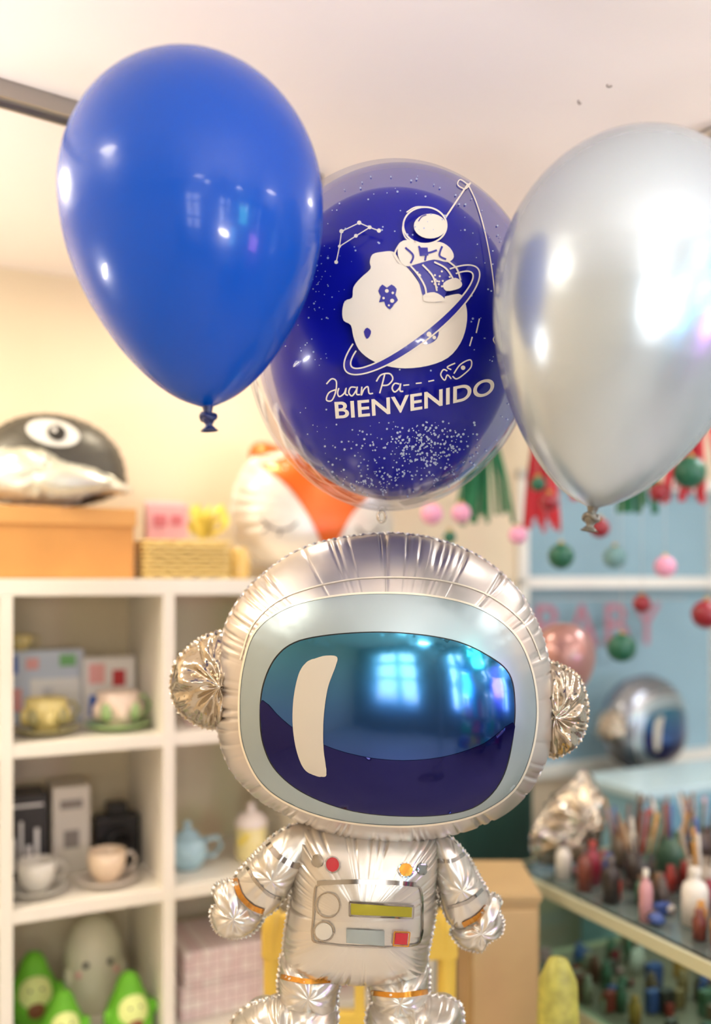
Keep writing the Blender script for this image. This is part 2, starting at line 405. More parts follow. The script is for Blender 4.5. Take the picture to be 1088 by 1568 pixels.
for k in range(3): box('notebook_%d'%k,-.12+.006*k,.12-.005*k,-.1,.1,.001+.045*k,.042+.045*k,(red,blu,yel)[k],R,bev=.003)
# top of shelf
R=froot('cardboard_box',.125,.2,1.486); kb=M('kraft_board',(206,146,78),.7,var=.06,vscale=8)
box('tray',-.17,.17,-.12,.12,0,.145,kb,R,bev=.002); box('lid',-.176,.176,-.126,.126,.125,.168,M('kraft_lid',(214,158,90),.7,var=.05),R,bev=.003)
foil=M('foil_pearl_white',(206,199,193),.34,metal=.8,var=.04,vscale=9,bump=.04,bscale=14,film=300)
foilb=M('foil_satin_body',(208,202,192),.3,metal=.76,var=.04,vscale=9,bump=.10,bscale=26,film=300)
foilc=M('foil_crinkled_silver',(190,178,160),.18,metal=.95,bump=.4,bscale=45,film=400)
R=froot('whale_foil_balloon',.12,.18,1.662)
dk=M('foil_charcoal',(84,80,70),.42,metal=.3,var=.1)
ob,bv=pillow('back',[(-.19,.07),(-.16,.14),(-.09,.2),(0,.222),(.09,.205),(.15,.16),(.175,.1),(.17,.05),(.1,.015),(0,.0),(-.12,.01),(-.18,.03)],(0,.11),.09,dk,R,y0=.02,nth=160,ns=16,npl=24,seed=3)
ob2,bv2=pillow('belly',[(-.19,.06),(-.12,.12),(-.04,.13),(.03,.1),(.09,.09),(.15,.06),(.18,.035),(.15,.03),(.08,.028),(.03,.003),(-.05,.0),(-.13,.01),(-.18,.03)],(-.03,.06),.07,M('foil_belly',(220,217,198),.34,metal=.45,var=.05,bump=.3,bscale=30),R,y0=-.05,nth=160,ns=16,npl=40,depth=.5,seed=4,lump=.2)
pillow('fin',[(-.06,.05),(0,.085),(.08,.07),(.12,.05),(.06,.025),(-.02,.02)],(.02,.05),.025,M('foil_belly',(0,0,0)),R,y0=-.12,nth=100,ns=10,npl=30,depth=.5,seed=8)
PT=Printer(lambda x,y:Vector((x,0,y)),(0,-1.5,.12),bv,R)
PT.fill('eye_white',ell(-.005,.170,.062,.034,-.12),M('eye_white',(226,224,215),.4),.004,0,.02)
PT.fill('eye_iris',ell(.002,.170,.022,.021),M('eye_iris',(40,38,34),.4),.006,0,.02)
PT.fill('eye_shine',ell(-.004,.176,.006,.006),wht,.008,0,.02)
R=froot('wicker_basket',.425,.13,1.486); wk=M('wicker_straw',(232,204,132),.7,bump=.6,bscale=90)
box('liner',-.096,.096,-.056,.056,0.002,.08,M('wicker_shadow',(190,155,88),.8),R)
for k in range(9):
    z=.006+k*.0106; q=[]
    for i in range(72):
        a=i/72*4; e=int(a); f=a-e
        c=[(-.102,-.062),(.102,-.062),(.102,.062),(-.102,.062)]; p0=c[e];p1=c[(e+1)%4]
        wv=.005*(1 if (i//2+k)%2 else -1)
        q.append((p0[0]+(p1[0]-p0[0])*f+(wv if e%2 else 0),p0[1]+(p1[1]-p0[1])*f+(0 if e%2 else wv),z))
    tube('weave_%d'%k,q,.0042,wk,R,n=5,closed=True)
R=froot('greeting_card_set',.385,.13,1.584)
for k in range(4):
    o=box('card_%d'%k,-.05,.05,-.02+.012*k,-.014+.012*k,0,.085+.004*k,pnk if k%2==0 else wht,R)
pk2=M('card_print',(205,110,110),.5)
box('heart_print',-.035,-.004,-.0225,-.0205,.03,.06,pk2,R); box('heart_print_b',.008,.035,-.0225,-.0205,.035,.06,pk2,R)
R=froot('gift_bow',.485,.12,1.583); yb=M('paper_yellow',(240,216,95),.6)
for k in range(9):
    a=k*.7; q=[(0,0,.01),(math.cos(a)*.035,math.sin(a)*.02,.05+.012*(k%3)),(math.cos(a+.3)*.05,math.sin(a)*.03,.03+.014*(k%4)),(math.cos(a)*.01,0,.002)]
    b0=[]
    for p in q: b0+= [(p[0],p[1],p[2]),(p[0]+.014,p[1]+.004,p[2]+.022)]
    mesh('loop_%d'%k,b0,[(0,1,3,2),(2,3,5,4),(4,5,7,6)],yb,R)
R=froot('storage_jar',.570,.12,1.486); revolve('glass',[(0,0),(.028,0),(.03,.01),(.03,.06),(.024,.07),(.024,.08),(0,.08)],M('jar_amber',(220,182,100),.3,coat=.3),R)
R=froot('fox_foil_balloon',.83,.2,1.494)
fw=M('foil_white_satin',(232,222,207),.35,metal=.35); fo=M('foil_orange',(216,98,24),.3,metal=.35)
ob,bv=pillow('head',[(-.245,.14),(-.235,.24),(-.18,.32),(-.06,.345),(.07,.345),(.15,.31),(.21,.24),(.23,.14),(.19,.05),(.1,.01),(0,0.001),(-.1,.01),(-.20,.05)],(0,.16),.12,fw,R,nth=200,ns=18,npl=50,seed=5)
PT=Printer(lambda x,y:Vector((x,0,y)),(-.3,-2.,.1),bv,R)
PT.fill('forehead',[(-.19,.315),(-.08,.35),(.05,.35),(.16,.30),(.13,.23),(.07,.17),(.03,.10),(.0,.05),(-.03,.10),(-.07,.17),(-.12,.24)],fo,.003,4,.02)
PT.fill('nose',ell(0,.05,.022,.017),blk,.005,0,.02)
PT.stroke('lashes',[[(-.19,.15),(-.16,.125),(-.12,.125),(-.095,.145)],[(.17,.14),(.14,.115),(.11,.115),(.085,.135)],[(-.14,.122),(-.145,.105)],[(-.17,.132),(-.185,.115)]],.006,M('lash_grey',(110,100,95),.5),.004)
for k in (-1,1): pillow('ear_%d'%k,[(k*.16,.27),(k*.19,.33),(k*.165,.36),(k*.11,.35),(k*.06,.32),(k*.09,.28)],(k*.13,.31),.03,fo,R,y0=.02,nth=90,ns=10,npl=16,seed=6)

# ------------------------------------------------------------------ garlands
R=root('felt_ball_garland',(0,2.4,0)); cord=M('cord_white',(225,215,200),.8)
gc={'p':M('felt_pink',(230,160,188),.6),'g':M('bauble_green',(15,92,66),.4,coat=.2),'m':M('bauble_mint',(110,150,150),.5),'r':M('bauble_red',(140,15,34),.35,coat=.3)}
for i,(c,x,z,r) in enumerate([('p',.20,1.657,.029),('p',.279,1.66,.026),('p',.423,1.60,.024),('p',.812,1.518,.028),('g',.482,1.737,.02),('g',.535,1.545,.034),('g',.698,1.305,.038),('g',.883,1.768,.043),('g',.245,1.595,.017),('m',.68,1.543,.03),('r',.802,1.715,.026),('r',.504,1.686,.024),('r',.641,1.62,.026),('r',.756,1.42,.024),('r',.913,1.394,.038),('r',.98,1.52,.03),('g',1.02,1.62,.03)]):
    y=.02*math.sin(i*2.1)
    ball('ball_%d'%i,(x,y,z),r,gc[c],R,3,bumpy=.01); revolve('cap_%d'%i,[(0,r+.006),(.006,r+.006),(.007,r-.003),(0,r-.003)],M('cap_gold',(200,170,90),.3,metal=.9),R,n=12,loc=(x,y,z)); tube('string_%d'%i,[(x,y,z+r*.9),(x,y,CE)],.0006,cord,R,n=4)
R=root('tassel_garland',(0,2.54,0))
def tassel(i,x,z0,z1,w,mat):
    x*=1.058; z0=1.48+(z0-1.48)*1.058; z1=1.48+(z1-1.48)*1.058
    vs=[];fs=[]
    for k in range(24):
        a=random.uniform(-1,1); yy=random.uniform(-.02,.02); b=len(vs); sw=w/2*a; t=.0055
        zz=z1+random.uniform(-.01,.04)
        vs+= [(x+sw*.35-t,yy*.4,z0),(x+sw*.35+t,yy*.4,z0),(x+sw*.9-t,yy,(z0+z1)/2),(x+sw*.9+t,yy+.004,(z0+z1)/2),(x+sw*1.2-t,yy,zz),(x+sw*1.2+t,yy-.004,zz)]
        fs+=[(b,b+1,b+3,b+2),(b+2,b+3,b+5,b+4)]
    mesh('fringe_%d'%i,vs,fs,mat,R); revolve('tie_%d'%i,[(0,z0+.03),(w*.15,z0+.03),(w*.2,z0),(w*.25,z0-.01),(0,z0-.01)],mat,R,n=12,loc=(x,0,0))
tr_=M('tissue_red',(190,34,46),.7); tg=M('tissue_green',(18,105,62),.7)
for i,(x,a,b,w_,m) in enumerate([(.49,1.90,1.617,.09,tr_),(.345,1.86,1.634,.15,tg),(.9,1.93,1.69,.18,tr_),(.74,1.88,1.665,.10,tg),(.62,1.92,1.70,.09,tr_),(1.04,1.9,1.72,.1,tg)]): tassel(i,x,a,b,w_,m)
tube('cord',[(.05,0,2.0),(.3,0,1.90),(.6,0,1.945),(.9,0,1.95),(1.2,0,1.98),(1.4,0,2.1)],.002,cord,R,n=5)
tube('cord_up',[(.05,0,2.0),(.0,0,CE)],.002,cord,R,n=5); tube('cord_up_r',[(1.4,0,2.1),(1.45,0,CE)],.002,cord,R,n=5)
R=froot('letter_banner',1.70,.385,1.25)
cu=bpy.data.curves.new('BABY','FONT'); cu.body='BABY'; cu.size=.22; cu.extrude=.002; cu.space_character=1.15
o=bpy.data.objects.new('letters',cu); COL.objects.link(o); o.parent=R; o.rotation_euler=(math.pi/2,0,0); cu.materials.append(M('letter_coral',(172,112,124),.5))
tube('string',[(-.05,0,.17),(.7,0,.17)],.0015,cord,R,n=5)

# ------------------------------------------------------------------ foil astronaut
def astronaut(name,loc,sc,rz=0,tint=None,seed=0):
    R=root(name,loc,rz); R.scale=(sc,sc,sc)
    T3=lambda x,y:Vector(((x-590)/1000,0,(1050-y)/1000))
    t=lambda L:[((x-590)/1000,(1050-y)/1000) for x,y in L]
    cp=(-.046,-1.4,.16)
    fm_=foil if tint is None else tint; fb_=foilb if tint is None else tint
    hel=[(845,1075),(842,1130),(822,1188),(780,1236),(720,1266),(650,1282),(590,1284),(520,1276),(460,1256),(400,1224),(355,1178),(335,1120),(331,1050),(344,965),(373,910),(418,868),(470,838),(540,822),(610,818),(680,830),(740,858),(790,902),(822,957),(838,1010)]
    _,hb=pillow('helmet',t(hel),((588-590)/1000,0),.155,fm_,R,nth=720,ns=48,npl=120,depth=.22,seed=seed+1,s0=(.80,.96),wd=(.005,.012),flange=.003,pw=2.5)
    P=Printer(T3,cp,hb,R)
    ringm=M('foil_ring_grey',(160,174,178),.36,metal=.72); seam=M('foil_line_cream',(240,230,210),.3,metal=.5)
    ringo=[(366,1085),(372,1020),(392,965),(440,930),(510,913),(590,908),(670,914),(735,932),(785,968),(812,1020),(822,1085),(814,1150),(790,1205),(745,1240),(690,1258),(610,1265),(520,1257),(450,1235),(400,1200),(372,1145)]
    P.fill('face_ring',ringo,ringm,.0012,6,8)
    P.stroke('ring_line',[ringo],3,seam,.002,6,True)
    ln2=[(368,1010),(388,955),(436,914),(520,890),(600,884),(680,890),(748,912),(802,955),(828,1010)]
    P.stroke('helmet_line',[ln2],2.2,seam,.0015,6)
    vis=[(400,1095),(405,1048),(425,1006),(460,982),(530,971),(610,970),(690,981),(742,1003),(777,1032),(786,1080),(781,1140),(766,1192),(735,1228),(690,1244),(620,1248),(540,1240),(470,1215),(425,1180),(405,1140)]
    big=[(594+(x-594)*1.012,1108+(y-1108)*1.014) for x,y in vis]
    P.fill('visor_outline',big,M('print_outline_black',(15,22,25),.3,metal=.3),.002,6,8)
    mn='visor_foil'
    if mn not in _m:
        m=bpy.data.materials.new(mn); m.use_nodes=True; nt=m.node_tree; b=nt.nodes['Principled BSDF']
        b.inputs['Metallic'].default_value=.92; b.inputs['Roughness'].default_value=.15; b.inputs['Coat Weight'].default_value=.8; b.inputs['Coat Roughness'].default_value=.08
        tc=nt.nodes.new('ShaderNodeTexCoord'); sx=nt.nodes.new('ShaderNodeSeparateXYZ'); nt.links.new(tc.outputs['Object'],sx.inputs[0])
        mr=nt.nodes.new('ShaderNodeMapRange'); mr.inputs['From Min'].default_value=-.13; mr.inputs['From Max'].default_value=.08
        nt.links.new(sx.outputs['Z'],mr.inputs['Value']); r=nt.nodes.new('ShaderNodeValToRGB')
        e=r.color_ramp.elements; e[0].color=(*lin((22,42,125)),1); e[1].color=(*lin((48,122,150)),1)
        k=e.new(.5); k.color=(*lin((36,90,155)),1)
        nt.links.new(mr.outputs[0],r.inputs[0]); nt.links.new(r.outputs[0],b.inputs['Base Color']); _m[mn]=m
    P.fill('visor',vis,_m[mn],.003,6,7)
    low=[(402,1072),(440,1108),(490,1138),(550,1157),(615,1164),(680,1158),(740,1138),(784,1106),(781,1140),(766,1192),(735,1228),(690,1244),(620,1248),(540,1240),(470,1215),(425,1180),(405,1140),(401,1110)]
    P.fill('visor_low_band',low,M('visor_navy',(14,13,84),.16,metal=.8,coat=.3),.004,3,7)  # navy band printed across the lower visor
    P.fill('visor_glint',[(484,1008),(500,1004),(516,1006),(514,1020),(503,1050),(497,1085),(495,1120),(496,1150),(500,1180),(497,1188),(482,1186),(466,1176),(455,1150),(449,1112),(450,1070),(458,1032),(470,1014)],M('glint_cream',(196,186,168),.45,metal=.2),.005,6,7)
    pillow('ear_pad_l',t([(348,975),(318,975),(293,990),(270,1015),(262,1050),(270,1082),(292,1104),(322,1115),(348,1108),(362,1045)]),((346-590)/1000,.005),.075,foilc,R,y0=.01,nth=260,ns=24,npl=40,depth=.5,seed=seed+2,s0=(.5,.88),wd=(.02,.05),lump=.32)
    pillow('ear_pad_r',t([(835,1022),(860,1022),(885,1038),(896,1065),(899,1095),(890,1130),(868,1152),(840,1155),(822,1090)]),((838-590)/1000,-.04),.065,foilc,R,y0=.01,nth=260,ns=24,npl=36,depth=.5,seed=seed+3,s0=(.5,.88),wd=(.02,.05),lump=.32)
    _,tb=pillow('torso',t([(468,1262),(550,1250),(640,1262),(668,1280),(672,1310),(667,1360),(662,1410),(654,1455),(648,1485),(610,1500),(555,1504),(500,1500),(455,1488),(436,1462),(438,1425),(446,1380),(450,1330),(456,1290)]),((555-590)/1000,(1050-1380)/1000),.085,fb_,R,nth=500,ns=34,npl=80,depth=.35,seed=seed+4,s0=(.65,.92),wd=(.006,.018),lump=.02)
    P=Printer(T3,cp,tb,R)
    gold=M('print_gold',(205,140,50),.25,metal=.7); silv=M('print_silver',(175,170,165),.12,metal=1.); rd=M('print_button_red',(175,22,34),.35,coat=.3)
    P.fill('button_red',ell(509,1324,10,11),rd,.003,0,8); P.stroke('button_red_rim',[ell(509,1324,11,12)],2,silv,.004,3,True)
    P.fill('button_grey',ell(486,1318,9,10),M('print_grey',(150,142,130),.25,metal=.7),.003,0,8)
    P.fill('button_gold',ell(621,1332,10,10),gold,.003,0,8); P.stroke('button_gold_rim',[ell(621,1332,11,11)],2,silv,.004,3,True)
    P.fill('button_silver',ell(646,1330,8,10),silv,.003,0,8)
    P.stroke('panel',[[(492,1354),(560,1352),(630,1356),(644,1364),(646,1400),(644,1436),(628,1448),(560,1450),(490,1444),(478,1434),(480,1400),(482,1366)]],2.5,silv,.0025,3,True)
    P.stroke('belt_line',[[(486,1352),(560,1350),(636,1354)]],7,silv,.003,6)
    P.stroke('dial_a',[ell(502,1386,18,19)],2.,silv,.003,3,True); P.stroke('dial_b',[ell(496,1426,15,15)],2.,silv,.003,3,True)
    P.fill('dial_b_face',ell(496,1426,13,13),M('print_pale_grey',(205,203,196),.3,metal=.5),.0025,0,8)
    P.fill('bar_olive',[(537,1383),(630,1389),(629,1404),(537,1400)],M('print_olive',(160,150,40),.35,metal=.4),.003,0,8); P.stroke('bar_rim',[[(535,1381),(632,1387)],[(632,1387),(631,1406)],[(631,1406),(535,1402)],[(535,1402),(535,1381)]],2.5,silv,.004,0)
    P.fill('bar_grey',[(530,1422),(588,1425),(588,1448),(530,1443)],M('print_blue_grey',(160,170,170),.2,metal=.8),.003,0,8)
    P.fill('bar_red',[(605,1428),(624,1429),(622,1446),(603,1445)],rd,.003,0,8); P.stroke('bar_red_rim',[[(603,1426),(626,1427)],[(626,1427),(624,1448)],[(624,1448),(601,1447)],[(601,1447),(603,1426)]],2,gold,.004,0)
    def limb(nm,out,c,H,y0,sd,m=fb_,npl=44,lump=.10,bands=()):
        _,b=pillow(nm,t(out),((c[0]-590)/1000,(1050-c[1])/1000),H,m,R,y0=y0,nth=280,ns=24,npl=npl,depth=.30,seed=seed+sd,s0=(.72,.94),wd=(.012,.03),lump=lump)
        P=Printer(T3,cp,b,R)
        for k,(ln,w_,mm) in enumerate(bands): P.stroke(nm+'_band_%d'%k,[ln],w_,mm,.002,6)
    limb('arm_l',[(487,1262),(455,1262),(420,1280),(388,1312),(364,1338),(358,1362),(372,1386),(398,1401),(420,1392),(440,1368),(462,1332),(486,1296)],(420,1335),.045,.0,5,bands=[([(360,1345),(368,1370),(385,1388),(404,1396)],8,gold),([(378,1328),(392,1350),(412,1370),(430,1376)],5,silv),([(410,1292),(425,1310),(447,1324),(462,1326)],9,silv)])
    limb('glove_l',[(330,1358),(348,1350),(366,1352),(380,1372),(402,1396),(398,1412),(382,1428),(355,1434),(333,1424),(325,1402),(328,1388),(340,1382),(328,1372)],(362,1395),.035,.0,6,lump=.15)
    limb('arm_r',[(664,1276),(690,1284),(712,1308),(730,1340),(746,1368),(744,1392),(728,1412),(706,1422),(686,1408),(674,1372),(664,1330)],(702,1350),.042,.0,7,bands=[([(745,1388),(730,1404),(708,1416)],8,gold),([(738,1362),(716,1380),(686,1390)],5,silv),([(668,1318),(692,1318),(712,1306)],6,silv)])
    limb('glove_r',[(742,1374),(757,1372),(766,1382),(762,1396),(768,1412),(764,1430),(746,1440),(736,1454),(712,1450),(700,1440),(692,1424),(712,1408)],(732,1418),.033,.0,8,lump=.18)
    limb('leg_l',[(437,1462),(500,1475),(522,1490),(515,1520),(508,1548),(440,1545),(428,1515),(430,1485)],(474,1508),.05,.0,9,bands=[([(430,1495),(470,1503),(516,1500)],8,gold)])
    limb('leg_r',[(566,1490),(600,1480),(650,1478),(655,1505),(652,1540),(640,1552),(580,1550),(568,1520)],(610,1515),.05,.0,10,bands=[([(568,1520),(610,1524),(654,1518)],8,gold)])
    limb('boot_l',[(405,1528),(450,1520),(508,1532),(514,1570),(505,1604),(450,1615),(380,1610),(356,1590),(356,1562),(378,1538)],(440,1568),.06,-.01,11,lump=.25,npl=50)
    limb('boot_r',[(572,1532),(620,1522),(668,1522),(700,1532),(706,1565),(700,1600),(650,1614),(590,1610),(564,1590),(562,1558)],(632,1568),.06,-.01,12,lump=.25,npl=50)
    return R
astronaut('astronaut_foil_balloon',(.046,1.4,1.32),1.)
astronaut('astronaut_foil_balloon',F(2.07,.25,.995),.70,PHI*1.45,tint=M('foil_grey_silver',(150,154,162),.22,metal=.9,var=.08,bump=.3,bscale=18),seed=40)
R=root('curling_ribbon',(.006,1.42,0)); 
tube('strand',[(0,0,.79),(.002,0,.7),(-.004,0,.5),(.004,0,.3),(0,0,.05),(0,0,.03)],.003,M('ribbon_blue',(25,50,170),.3,coat=.4),R,n=6)
revolve('weight',[(0,0),(.04,0),(.045,.02),(.03,.05),(0,.055)],blu,R)

# ------------------------------------------------------------------ latex balloons
def smoothprof(P,n=90):
    t=np.array([p[0] for p in P]); r=np.array([p[1] for p in P]); q=np.linspace(.4,1,n)
    rr=np.interp(q,t,r)
    for _ in range(6):
        s=rr.copy(); s[1:-1]=(rr[:-2]+rr[1:-1]*2+rr[2:])/4; rr=s
    top=.4*(1-np.cos(np.linspace(0,math.pi/2,36)))[:-1]
    return [(a,math.sqrt(max(0,1-((.4-a)/.4)**2))) for a in top]+list(zip(q,rr))
SP=smoothprof([(.4,1),(.45,.995),(.5,.982),(.55,.957),(.6,.92),(.65,.873),(.7,.815),(.75,.745),(.8,.665),(.85,.57),(.9,.455),(.93,.37),(.955,.29),(.975,.21),(.988,.14),(.995,.08),(1.0,.045)])
SPR=[]
for i in range(110):
    a=math.pi*i/109; t=.47*(1-math.cos(a)) if a<math.pi/2 else .47+.53*(-math.cos(a))
    r=math.sin(a) if a<math.pi/2 else max(.03,math.sin(a)**1.03)
    SPR.append((t,r))
def latex(name,loc,L,Rr,tilt,mat,tc=.4,knot=True,part='skin',parent=None,scale=1.,offs=(0,0,0),n=96,prof=SP,kmat=None):
    R=parent or root(name,loc)
    mt=Matrix.Translation(offs)@Matrix.Rotation(tilt,4,'Y')
    pr=[(max(r,1e-4)*Rr*scale,(tc-t)*L*scale) for t,r in prof]
    o,vs,fs=revolve(part,pr,mat,R,n=n,mtx=mt)
    if knot:
        km=kmat or mat
        zb=(tc-1)*L
        revolve('neck',[(.045*Rr,zb+.001),(.006,zb-.004),(.005,zb-.008),(.008,zb-.012),(.0085,zb-.016),(.006,zb-.02),(.004,zb-.023),(.009,zb-.028),(.011,zb-.03),(.0095,zb-.029),(.003,zb-.023)],km,R,n=24,mtx=mt)
        q=[mt@Vector((.008*math.cos(a),.008*math.sin(a),zb-.013+.003*math.sin(2*a))) for a in [i*6.283/16 for i in range(16)]]
        tube('knot',q,.0035,km,R,n=8,closed=True)
    return R,vs,fs
bl=M('latex_royal_blue',(0,72,176),.26,coat=.22,spec=.25)
latex('latex_balloon',(-.199,1.12,1.946),.421,.159,math.radians(-4.1),bl,kmat=M('latex_knot_navy',(6,30,90),.35,coat=.3))
sv=M('latex_pearl_silver',(186,197,205),.27,metal=.62,coat=.3,var=.02,film=420)
latex('latex_balloon',(.335,1.12,1.842),.458,.163,math.radians(9.3),sv,kmat=M('latex_knot_grey',(120,115,105),.35,metal=.6))
k=1.0357e-3
Rr_,vs,fs=latex('printed_bubble_balloon',(.058,1.45,1.876),.538,.234,math.radians(3.1),clear_mat('latex_clear',(238,240,250),fac=.16,rough=.05,k=.34),tc=.47,part='clear_skin',n=128,prof=SPR,knot=False)
latex('x',None,.538,.234,math.radians(3.1),M('latex_inner_blue',(14,20,158),.22,coat=.25,spec=.35,var=.05,vscale=5),tc=.47,knot=False,part='inner_skin',parent=Rr_,scale=.957,offs=(.007,0,.006),n=128,prof=SPR)
bv=BVHTree.FromPolygons(vs,fs)
P=Printer(lambda x,y:Vector(((x-600)*k,0,(500-y)*k+.008)),(-.058,-1.45,-.396),bv,Rr_)
wi=M('print_ink_white',(232,224,212),.5); bi=M('print_gap_blue',(16,20,150),.3,coat=.3)
P.fill('asteroid',[(602,386),(585,386),(570,390),(566,402),(567,412),(552,426),(541,440),(539,456),(528,461),(524,476),(526,491),(537,498),(541,516),(549,535),(566,550),(590,560),(620,564),(655,560),(685,548),(704,526),(713,500),(714,474),(706,452),(690,452),(665,458),(650,452),(640,432),(625,412),(612,400)],wi,.001,3,9)
ca=-.66
P.fill('crater_a',[(579,446),(585,436),(592,441),(599,436),(607,443),(605,452),(609,460),(603,466),(597,474),(590,468),(588,462),(580,463),(583,454)],bi,.002,2,8)
P.dots('crater_flecks',[(592,446,3),(600,461,3.2),(587,457,2),(601,449,2),(595,468,1.6)],wi,.003)
P.fill('crater_b',[(557,508),(562,502),(568,507),(566,515),(561,519)],bi,.002,2,8)
P.fill('crater_c',[(646,520),(653,506),(664,502),(671,508),(668,519),(658,526),(648,527)],bi,.002,2,8)
P.dots('crater_flecks_b',[(656,512,4),(664,517,3)],wi,.003)
c=(630,490)
arc_o=ell(c[0],c[1],126,37,ca,30,-.35,math.pi+.35,False); arc_i=ell(c[0],c[1],117,27,ca,30,-.35,math.pi+.35,False)
P.fill('ring_band',arc_o+arc_i[::-1],bi,.0025,0,6)
P.stroke('ring_outer',[ell(c[0],c[1],127,38,ca,40,-.75,math.pi+.75,False)],2.2,wi,.003,3)
P.stroke('ring_inner',[ell(c[0],c[1],116,26,ca,40,-.6,math.pi+.6,False)],2.2,wi,.003,3)
P.stroke('helmet_line',[ell(650,346,33,28)],2.6,wi,.002,3,True); P.stroke('helmet_pack_line',[[(618,340),(616,352),(620,364),(628,370)],[(622,326),(636,318),(656,318)]],2,wi,.002)
P.fill('helmet_visor',ell(658,347,25,19),wi,.002,0,8); P.stroke('visor_gap',[[(640,340),(645,333),(652,330)]],1.5,bi,.003)
P.fill('chest',[(612,372),(630,368),(650,374),(672,371),(688,380),(694,394),(684,402),(664,398),(640,404),(620,408),(609,392)],wi,.002,3,8)
P.stroke('chest_lines',[[(620,380),(632,392),(628,404)],[(640,378),(652,388),(668,384)],[(652,388),(650,400)],[(676,378),(672,392),(682,398)]],3,bi,.003)
P.fill('chest_pack',[(640,380),(654,380),(655,392),(642,393)],bi,.003,0,8)
legbg=[(622,404),(650,400),(690,398),(706,420),(704,436),(684,446),(676,462),(650,458),(640,430),(628,414)]
P.fill('leg_fill',legbg,bi,.0015,3,8)
P.stroke('legs',[[(628,408),(640,422),(650,440),(652,456)],[(646,406),(662,424),(668,446)],[(664,402),(682,412),(694,430)],[(684,400),(698,412),(704,430)],[(612,374),(604,390),(612,404)]],2.6,wi,.003)
P.fill('boot_a',[(648,452),(664,448),(678,456),(676,462),(650,462)],wi,.003,3,8); P.fill('boot_b',[(678,434),(696,426),(706,434),(702,442),(682,446)],wi,.003,3,8)
P.dots('suit_dots',[(640+random.uniform(-8,50),412+random.uniform(0,35),1.6) for _ in range(22)],wi,.003)
P.stroke('fishing_rod',[[(682,333),(700,306),(716,282)]],2.6,wi,.002)
P.stroke('fishing_line',[[(716,284),(728,310),(740,350),(750,400),(756,450),(759,512)],[(759,512),(754,520),(760,528),(764,518),(759,510)],[(716,284),(704,276),(700,284),(712,290),(720,280),(708,292)]],1.8,wi,.002)
P.stroke('constellation',[[(515,402),(520,378)],[(520,378),(523,355)],[(523,355),(550,342)],[(550,342),(566,349)],[(566,349),(580,354)],[(545,362),(566,349)],[(545,362),(520,378)]],1.6,wi,.002,0)
P.dots('constellation_stars',[(515,402,3),(520,378,2.5),(523,355,3.4),(550,342,3.4),(566,349,3),(580,354,3.4),(545,362,3)],wi,.0025)
P.stroke('shooting_stars',[[(733,488),(728,510)],[(722,516),(718,530)],[(548,520),(543,506)]],2,wi,.002)
P.stroke('rocket',[[(694,572),(704,558),(719,551),(720,562),(708,574),(698,580),(692,576)],[(690,566),(684,562),(696,556)],[(690,580),(684,574),(680,582),(674,574),(678,566),(684,568)]],2,wi,.002)
P.fill('rocket_window',ell(708,563,3.5,3.5,0,10),wi,.002,0,8)
P.stroke('dashes',[[(617,590),(626,589)],[(636,587),(645,586)],[(655,584),(664,582)]],2,wi,.002)
P.stroke('script_name',[[(500,588),(508,580),(515,584),(514,600),(508,613),(500,612),(504,601),(516,596)],[(519,594),(517,602),(520,607),(527,602),(530,594),(529,603),(533,605)],[(545,593),(537,593),(534,601),(539,606),(545,598),(547,592),(546,603),(551,604)],[(554,592),(553,605),(557,596),(563,592),(565,602),(571,602)],[(589,572),(585,588),(581,602)],[(576,584),(583,574),(596,572),(601,580),(594,589),(584,590)],[(611,588),(604,587),(600,594),(604,600),(611,594),(613,587),(612,598),(617,599)]],2.2,wi,.002)
cu=bpy.data.curves.new('txt','FONT'); cu.body='BIENVENIDO'; cu.size=1; cu.offset=.018; cu.space_character=1.02
to=bpy.data.objects.new('txt',cu); COL.objects.link(to)
bpy.context.view_layer.update()
me=bpy.data.meshes.new_from_object(to.evaluated_get(bpy.context.evaluated_depsgraph_get())); bpy.data.objects.remove(to)
bm=bmesh.new(); bm.from_mesh(me); bmesh.ops.triangulate(bm,faces=bm.faces[:])
for _ in range(2):
    es=[e for e in bm.edges if e.calc_length()>.18]
    bmesh.ops.subdivide_edges(bm,edges=es,cuts=1); bmesh.ops.triangulate(bm,faces=bm.faces[:])
xs=[v.co.x for v in bm.verts]; ys=[v.co.y for v in bm.verts]; x0,x1,y0,y1=min(xs),max(xs),min(ys),max(ys)
bm.verts.index_update(); V=[]
for v in bm.verts:
    f=(v.co.x-x0)/(x1-x0); h=(v.co.y-y0)/(y1-y0); base=641-12*f-26*f*f; V.append((514+241*f+h*(-2+3*f),base-h*26))
FF=[[q.index for q in f.verts] for f in bm.faces]; bm.free()
P.flat('word_bienvenido',V,FF,wi,.002)
rs=random.Random(9); ds=[]
while len(ds)<190:
    x,y=rs.uniform(450,800),rs.uniform(262,760)
    if ((x-618)/190)**2+((y-510)/250)**2>1: continue
    if 520<x<720 and 385<y<565 or 500<x<760 and 570<y<645: continue
    ds.append((x,y,rs.uniform(.7,1.9)))
for _ in range(230): ds.append((rs.gauss(652,30),rs.gauss(680,20),rs.uniform(.7,2.2)))
for _ in range(150): ds.append((rs.gauss(630,70),rs.gauss(705,30),rs.uniform(.7,2.0)))
for _ in range(80): ds.append((rs.gauss(570,35),rs.gauss(740,14),rs.uniform(.6,1.8)))
for _ in range(60): ds.append((rs.gauss(490,24),rs.gauss(440,40),rs.uniform(.5,1.1)))
ds=[d for d in ds if ((d[0]-608)/205)**2+((d[1]-510)/256)**2<1 and not (500<d[0]<760 and 568<d[1]<645)]
P.dots('star_confetti',ds,M('confetti_silver',(170,185,220),.3,metal=.4),.002,6)
